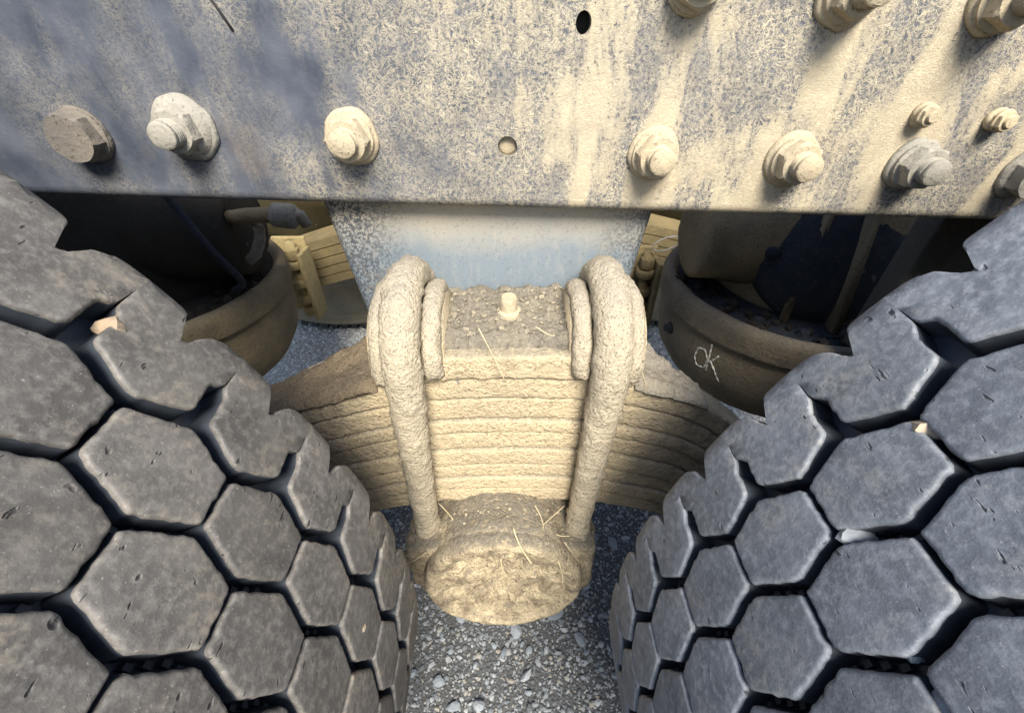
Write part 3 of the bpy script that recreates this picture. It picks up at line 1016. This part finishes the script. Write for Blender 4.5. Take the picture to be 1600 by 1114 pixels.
lathe(bm, [(.115, -.08), (.115, .015), (.112, .022), (.100, .026), (.096, .034), (.07, .046), (.03, .052), (.002, .053)], 64, mtc)
rough(bm, .0015, 40, 9)
cov = put('side_cover', bm, BLACKIRON, axr)
for a in (2.2, 3.0):
    bm = bmesh.new(); lathe(bm, [(.013, .018), (.013, .026), (.010, .027, 'hex'), (.010, .034, 'hex'), (.008, .036)], 18, mtc @ Matrix.Translation((.1035 * math.cos(a), .1035 * math.sin(a), 0)))
    put('cover_bolt', bm, BLACKIRON, cov)

# plug on the side of the right bowl and the chalk OK
def bowl_pt(x, y, z, out=0.0):   # push a direction from the bowl axis onto its surface
    c = Vector((.552, .75)); d = (Vector((x, y)) - c).normalized()
    prof = [(.205, .292), (.228, .33), (.236, .37), (.238, .40), (.2375, .425)]
    for (r0, z0), (r1, z1) in zip(prof, prof[1:]):
        if z0 <= z <= z1:
            r = r0 + (r1 - r0) * (z - z0) / (z1 - z0); break
    else: r = .238 if z > .4 else .205
    return Vector((c.x + d.x * (r + out), c.y + d.y * (r + out), z))
bm = bmesh.new()
c = Vector((.3173, .7143, .391)); d = Vector((-.97, -.15, .12)).normalized()
lathe(bm, [(.012, -.006), (.012, .002), (.0085, .003, 'hex'), (.0085, .011, 'hex'), (.007, .012)], 24, Matrix.Translation(c) @ d.to_track_quat('Z', 'Y').to_matrix().to_4x4())
split_flat(put('plug', bm, BLACKIRON, axr), .5)
OK = [[(.3435, .6353, .4008), (.3430, .6395, .3788), (.3491, .6327, .3621), (.3564, .6194, .3668), (.3565, .6159, .3877), (.3502, .6241, .4048), (.3435, .6353, .4008)],
      [(.3554, .6167, .4217), (.3572, .6144, .3918), (.3595, .6158, .3636)],
      [(.3663, .6017, .4075), (.3630, .607, .3960), (.3594, .612, .3848)],
      [(.3592, .6118, .3895), (.3671, .6029, .3743), (.3784, .5952, .3532)]]
bm = bmesh.new()
for st in OK:
    pts = dense([bowl_pt(x, y, z, .0006) for x, y, z in st], .003)
    sm = [pts[0]] + [(pts[i - 1] + pts[i] * 2 + pts[i + 1]) / 4 for i in range(1, len(pts) - 1)] + [pts[-1]]
    sweep(bm, sm, [.0015 + .0006 * math.sin(i * 1.7) for i in range(len(sm))], 8)
put('chalk_mark', bm, CHALK, axr)['label'] = 'hand written white chalk OK'

# ---------------------------------------------------------------- far side of the truck
YELLOWDARK = mat_mud('yellow_dust_darkened', (.22, .17, .085), (.15, .12, .065), (.08, .065, .04), .5, .4)  # darker copy of the yellow dust, paints shade onto the right clamp
def far_tyre(xc, label):
    t = empty('far_truck_tyre', (xc, 1.36, 0), label, 'tyre')
    prof = [(.27, 1.31), (.29, 1.285), (.33, 1.268), (.338, 1.266), (.341, 1.262), (.345, 1.266), (.39, 1.256), (.43, 1.254), (.434, 1.250), (.437, 1.254), (.452, 1.257), (.455, 1.253), (.459, 1.258), (.474, 1.264), (.478, 1.261), (.482, 1.268), (.497, 1.283), (.508, 1.30), (.511, 1.32), (.511, 1.47), (.46, 1.50), (.30, 1.50)]
    bm = bmesh.new(); n = 150
    rings = [[bm.verts.new((xc + r * math.cos(2 * PI * k / n), y, RT + r * math.sin(2 * PI * k / n))) for k in range(n)] for r, y in prof]
    for i in range(len(prof) - 1):
        for k in range(n): bm.faces.new((rings[i][k], rings[i][(k + 1) % n], rings[i + 1][(k + 1) % n], rings[i + 1][k]))
    bmesh.ops.recalc_face_normals(bm, faces=bm.faces)
    put('sidewall', bm, FARTYRE, t)
    bm = bmesh.new(); lathe(bm, [(.30, .0), (.27, .02), (.2, .03), (.01, .03)], 40, Matrix.Translation((xc, 1.33, RT)) @ Matrix.Rotation(-PI / 2, 4, 'X'))
    put('wheel_disc', bm, YELLOWDUST, t)
    bm = bmesh.new()
    for k in range(90):
        a = 2 * PI * k / 90
        box(bm, (-.010, 1.288, .500), (.010, 1.33, .520), 0, 1)
        vs = bm.verts[-8:]
        bmesh.ops.transform(bm, matrix=Matrix.Translation((xc, 0, RT)) @ Matrix.Rotation(a, 4, 'Y'), verts=vs)
    bm.verts.ensure_lookup_table()
    o = put('tread_lugs', bm, WALL, t, smooth=False); o['kind'] = 'stuff'
FARTYRE = mat_mud('dusty_tyre_wall', (.33, .285, .20), (.25, .225, .175), (.14, .125, .10), .4, .4)
far_tyre(-.59, 'dusty far side tyre standing on gravel behind the left bracket pin')
far_tyre(.60, 'dusty far side tyre half hidden behind the right axle housing')

def clamp(px, py, zt, mat, label, wire=False):
    """small upright bracket: back plate, two pairs of tabs and a long bolt with nuts"""
    t = empty('spring_clamp', (px, py, zt - .20), label, 'clamp')
    bm = bmesh.new(); box(bm, (px - .055, py + .022, zt - .20), (px + .028, py + .034, zt + .005), .004)
    rough(bm, .001, 60, px); put('back_plate', bm, mat, t)
    bm = bmesh.new(); box(bm, (px + .020, py - .03, zt - .20), (px + .032, py + .03, zt - .02), .003)
    rough(bm, .001, 60, px); put('side_plate', bm, mat, t)
    for k, z in enumerate((zt - .055, zt - .105, zt - .150)):
        bm = bmesh.new(); lathe(bm, [(.021, -.010), (.023, -.006), (.023, .006), (.021, .010)], 24, Matrix.Translation((px, py, z)))
        box(bm, (px - .021, py, z - .010), (px + .021, py + .026, z + .010), .002)
        rough(bm, .001, 60, px + k); put('tab', bm, mat, t)
    bm = bmesh.new(); sweep(bm, [(px, py, zt - .20), (px, py, zt - .1), (px, py, zt + .004)], .0115, 18); put('pin', bm, mat, t)
    for z in (zt - .028, zt - .185):
        bm = bmesh.new(); lathe(bm, [(.018, -.012, 'hex'), (.0185, -.010, 'hex'), (.0185, .010, 'hex'), (.016, .013)], 30, Matrix.Translation((px, py, z)))
        split_flat(put('nut', bm, mat, t), .5)
    if wire:
        pts = []
        for k in range(40):
            a = k / 39 * 2 * PI * 1.15 - .6
            pts.append((px + .030 + .030 * math.cos(a), py - .02, zt + .030 + .016 * math.sin(a) + .008 * math.cos(a)))
        bm = bmesh.new(); sweep(bm, pts, .0017, 6)
        tw = [(px + .055 + .04 * k / 30, py - .02 + .003 * math.sin(k * 1.2), zt + .044 + .035 * k / 30 + .003 * math.cos(k * 1.2)) for k in range(31)]
        sweep(bm, tw, .0026, 6)
        put('wire_loop', bm, STEELGREY, t)
    return t
clamp(-.530, .99, .455, YELLOWDUST, 'yellow dusty bolt clamp between left axle housing and hanger bracket')
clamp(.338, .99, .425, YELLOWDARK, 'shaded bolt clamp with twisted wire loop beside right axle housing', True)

# far spring: stacked leaves seen through the left opening
t = empty('far_leaf_spring', (-.1, 1.12, .4), 'dusty far side leaf spring ends seen past the hanger bracket', 'leaf spring')
for i in range(5):
    bm = bmesh.new()
    z = .47 - i * .026
    xs_ = [-.78 + 1.56 * k / 24 for k in range(25)]
    for q0, q1 in zip(xs_, xs_[1:]):
        pass
    rings = []
    for x in xs_:
        d = .28 * x * x
        rings.append([bm.verts.new((x, yy, zz - d)) for yy, zz in ((1.08, z), (1.18, z), (1.18, z + .023), (1.08, z + .023))])
    for a, b in zip(rings, rings[1:]):
        for k in range(4): bm.faces.new((a[k], b[k], b[(k + 1) % 4], a[(k + 1) % 4]))
    bm.faces.new(rings[0]); bm.faces.new(rings[-1][::-1])
    bmesh.ops.recalc_face_normals(bm, faces=bm.faces)
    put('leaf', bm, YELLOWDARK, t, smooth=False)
# far rail and the floor of the truck above everything
t = bpy.data.objects
bm = bmesh.new(); box(bm, (-1.6, 1.06, .735), (1.6, 1.07, 1.02), .004)
o = put('far_frame_rail', bm, MUDBROWN); tag(o, 'far frame rail in the dark beyond the axle housings', 'frame rail')
bm = bmesh.new(); lathe(bm, [(.045, -.33), (.045, .17)], 24, Matrix.Translation((0, .73, .64)) @ Matrix.Rotation(PI / 2, 4, 'X'))
o = put('cross_tube', bm, DARK); tag(o, 'dark cross tube joining the two frame rails', 'cross tube')

# air fitting and hose above the left axle housing
t = empty('air_hose', (-.42, .72, .60), 'grey air line with elbow fitting under the rail left of the bracket', 'air hose')
bm = bmesh.new(); sweep(bm, dense([(-.475, .73, .612), (-.43, .722, .619), (-.395, .72, .620)], .01), .0125, 14); rough(bm, .0015, 60, 2); put('hose', bm, IRONBROWN, t)
bm = bmesh.new(); lathe(bm, [(.016, -.02), (.020, -.015), (.020, .016), (.016, .022), (.010, .024)], 24, Matrix.Translation((-.378, .72, .618)) @ Matrix.Rotation(PI / 2, 4, 'Y') @ Matrix.Rotation(.25, 4, 'X')); rough(bm, .002, 60, 5); put('fitting', bm, MUDGREY, t)
bm = bmesh.new(); sweep(bm, dense([(-.362, .72, .624), (-.350, .72, .619), (-.347, .724, .600)], .005), .0085, 12); rough(bm, .0015, 60, 7); put('elbow', bm, MUDGREY, t)
bm = bmesh.new(); sweep(bm, dense([(-.430, .725, .600), (-.436, .725, .575), (-.452, .725, .550), (-.470, .725, .535)], .006), .009, 12); rough(bm, .002, 60, 9); put('clip', bm, MUDGREY, t)

def hose(pts, r, mat, label):
    P_ = [Vector(p) for p in pts]
    out = []
    for i in range(len(P_) - 1):
        p0, p1, p2, p3 = P_[max(i - 1, 0)], P_[i], P_[i + 1], P_[min(i + 2, len(P_) - 1)]
        for k in range(10):
            f = k / 10
            out.append(.5 * ((2 * p1) + (p2 - p0) * f + (2 * p0 - 5 * p1 + 4 * p2 - p3) * f * f + (3 * p1 - p0 - 3 * p2 + p3) * f ** 3))
    out.append(P_[-1])
    bm = bmesh.new(); sweep(bm, out, r, 10)
    o = put('brake_hose', bm, mat); centre(o, out[0]); return tag(o, label, 'hose', None)
hose([(-.52, .66, .70), (-.47, .64, .60), (-.455, .66, .53), (-.50, .70, .49)], .006, BLACKIRON, 'black brake hose drooping over the left axle housing rim')
# mud lumps packed between the right carrier and its rim
bm = bmesh.new(); rc = random.Random(4)
for k in range(120):
    a = rc.uniform(PI * .95, PI * 1.6); rad = rc.uniform(.165, .225); r = .002 + .010 * rc.random() ** 3
    q = bmesh.ops.create_icosphere(bm, subdivisions=1, radius=r)['verts']
    for v in q: v.co = v.co * (1 + rc.uniform(-.3, .3)) + Vector((.552 + rad * math.cos(a), .75 + rad * math.sin(a), .473 + r * .3))
o = put('mud_lumps', bm, DARKIRON, axr, smooth=False); o['kind'] = 'stuff'
bm = bmesh.new()
for k in range(90):
    a = rc.uniform(-PI * .55, PI * .1); rad = rc.uniform(.165, .225); r = .002 + .009 * rc.random() ** 3
    q = bmesh.ops.create_icosphere(bm, subdivisions=1, radius=r)['verts']
    for v in q: v.co = v.co * (1 + rc.uniform(-.3, .3)) + Vector((-.705 + rad * math.cos(a), .77 + rad * math.sin(a), .473 + r * .3))
o = put('mud_lumps', bm, DARKIRON, axl, smooth=False); o['kind'] = 'stuff'
# ---------------------------------------------------------------- stones wedged in the treads
def pebble(p, r, mat, label, seed, group=None, sh=(1.2, 1, .9), rot=0):
    bm = stone_mesh(r, *sh, seed)
    rough(bm, r * .08, 1 / r, seed)
    bmesh.ops.rotate(bm, matrix=Matrix.Rotation(rot, 3, 'Z') @ Matrix.Rotation(rot * .7, 3, 'X'), verts=bm.verts)
    for v in bm.verts: v.co += Vector(p)
    o = put('pebble', bm, mat, None, smooth=False); centre(o, p)
    return tag(o, label, 'pebble', group)
G1 = 'pebbles wedged in the tyre treads'
pebble((-.1575, .1436, .7829), .0062, TANSTONE, 'brown pebble wedged in a shoulder slot of the left tyre', 3, G1)
pebble((-.0905, .1027, .599), .0055, TANSTONE, 'pale pebble stuck low in the left tyre groove', 5, G1)
pebble((-.0985, .1503, .638), .0035, TANSTONE, 'tiny pale pebble in a left tyre shoulder slot', 6, G1)
pebble((.1605, .1142, .7542), .0058, TANSTONE, 'cream pebble wedged high between two right tyre blocks', 8, G1, rot=.5)
pebble((.1392, .0939, .7131), .0066, STONEM, 'pale grey pebble wedged in the right tyre zigzag groove', 11, G1, (1.4, 1, .8))
pebble((.1366, .054, .7078), .004, STONEM, 'small grey pebble low in the right tyre groove', 12, G1)
pebble((.1365, .0394, .7076), .0050, STONEM, 'grey pebble at the bottom edge of the right tyre tread', 13, G1)

# larger chips lying on the gravel
ST = [(0.0759, 0.3455, 0.0161), (0.0074, 0.3149, 0.0151), (-0.0166, 0.2798, 0.0101), (0.0283, 0.2844, 0.0078), (0.015, 0.2944, 0.008), (0.0215, 0.2468, 0.0119), (0.0239, 0.2238, 0.0074), (-0.0562, 0.2066, 0.0129), (-0.0974, 0.2052, 0.0114), (-0.1713, 0.2508, 0.0097), (-0.1243, 0.2388, 0.0118), (0.1193, 0.3017, 0.0125), (0.1447, 0.3925, 0.0093), (0.1278, 0.2808, 0.0067), (0.2118, 0.4769, 0.0135), (0.0586, 0.2842, 0.0079), (-0.0348, 0.2918, 0.0079), (-0.0955, 0.3391, 0.0131), (-0.1097, 0.2834, 0.0078), (-0.0647, 0.2621, 0.0077), (0.1212, 0.2655, 0.0077), (0.239, 0.491, 0.0096), (0.0506, 0.2288, 0.0053), (-0.1288, 0.3107, 0.0058), (0.4719, 1.2221, 0.0155)]
rr = random.Random(2)
ORD = 'first second third fourth fifth sixth seventh eighth ninth tenth eleventh twelfth thirteenth fourteenth fifteenth sixteenth seventeenth'.split()
SLAB = {0: 'largest pale angular stone just below the round end cap', 1: 'broad grey angular stone on the gravel under the end cap',
        7: 'grey angular stone at the bottom edge of the gravel', 14: 'angular stone on the gravel close to the right tyre',
        17: 'pale flat stone half under the end cap on its left side', 11: 'grey stone on the gravel near the right tyre foot',
        24: 'whitish stone on the gravel beside the right axle housing', 10: 'long flat stone on the gravel near the left tyre'}
for i, (x, y, r) in enumerate(ST):
    bm = stone_mesh(r * 1.0, rr.uniform(.85, 1.3), rr.uniform(.6, .9), rr.uniform(.4, .6), 40 + i)
    bmesh.ops.rotate(bm, matrix=Matrix.Rotation(rr.uniform(0, PI), 3, 'Z') @ Matrix.Rotation(rr.uniform(-.2, .2), 3, 'X'), verts=bm.verts)
    for v in bm.verts: v.co += Vector((x, y, r * .36))
    o = put('loose_stone', bm, STONEM, None, smooth=False); centre(o, (x, y, 0))
    rank = sorted([q for q in range(len(ST)) if q not in SLAB], key=lambda q: ST[q][0])
    tag(o, SLAB.get(i) or '%s small grey stone on the gravel counted from the left tyre' % ORD[rank.index(i)], 'stone', 'loose stones on the gravel')

# straw caught in the mud
SW = [((-0.0273, 0.304, 0.6725), (-0.0052, 0.294, 0.6206), 'long dry straw hanging over the front of the top plate'),
((0.0215, 0.315, 0.6667), (0.037, 0.303, 0.6654), 'short straw lying on the right front edge of the top plate'),
((0.001, 0.262, 0.4356), (0.0203, 0.232, 0.4161), 'thick straw leaning over the top rim of the end cap'),
((-0.0091, 0.268, 0.4202), (0.0067, 0.252, 0.42), 'pale straw crossing behind the thick straw on the end cap'),
((0.0257, 0.29, 0.4352), (0.0355, 0.27, 0.4162), 'thin straw standing above the end cap right of centre'),
((0.0357, 0.275, 0.4198), (0.0605, 0.29, 0.4334), 'thin straw slanting up towards the right U bolt foot'),
((0.057, 0.25, 0.4256), (0.0789, 0.250, 0.3776), 'straw along the right rim of the end cap'),
((0.0491, 0.232, 0.4195), (0.0552, 0.226, 0.3737), 'straw upright on the right face of the end cap'),
((-0.0126, 0.240, 0.41), (-0.0044, 0.234, 0.3806), 'short straw in the middle of the end cap'),
((-0.1268, 0.256, 0.3681), (-0.0997, 0.258, 0.3919), 'straw tuft at the left U bolt foot'),
((-0.0867, 0.295, 0.4341), (-0.0659, 0.27, 0.4386), 'curved straw beside the left U bolt above the end cap'),
((0.0503, 0.268, 0.4113), (0.0668, 0.268, 0.4069), 'short straw between end cap and right U bolt'),
((0.1142, 0.296, 0.6351), (0.1276, 0.298, 0.6023), 'grass blade hanging by the right end of the spacer plate')]
for i, (a, b, lb) in enumerate(SW):
    a, b = Vector(a), Vector(b)
    md = (a + b) / 2 + Vector((.006 * math.sin(i * 2.1), -.003, .005 * math.cos(i * 3.3)))
    pts = [a * (1 - f) ** 2 + md * 2 * f * (1 - f) + b * f * f for f in [k / 8 for k in range(9)]]
    bm = bmesh.new(); sweep(bm, pts, .0005 if i != 2 else .0008, 6)
    o = put('straw', bm, STRAWM); centre(o, a)
    tag(o, lb, 'straw', 'dry straws caught in the mud')
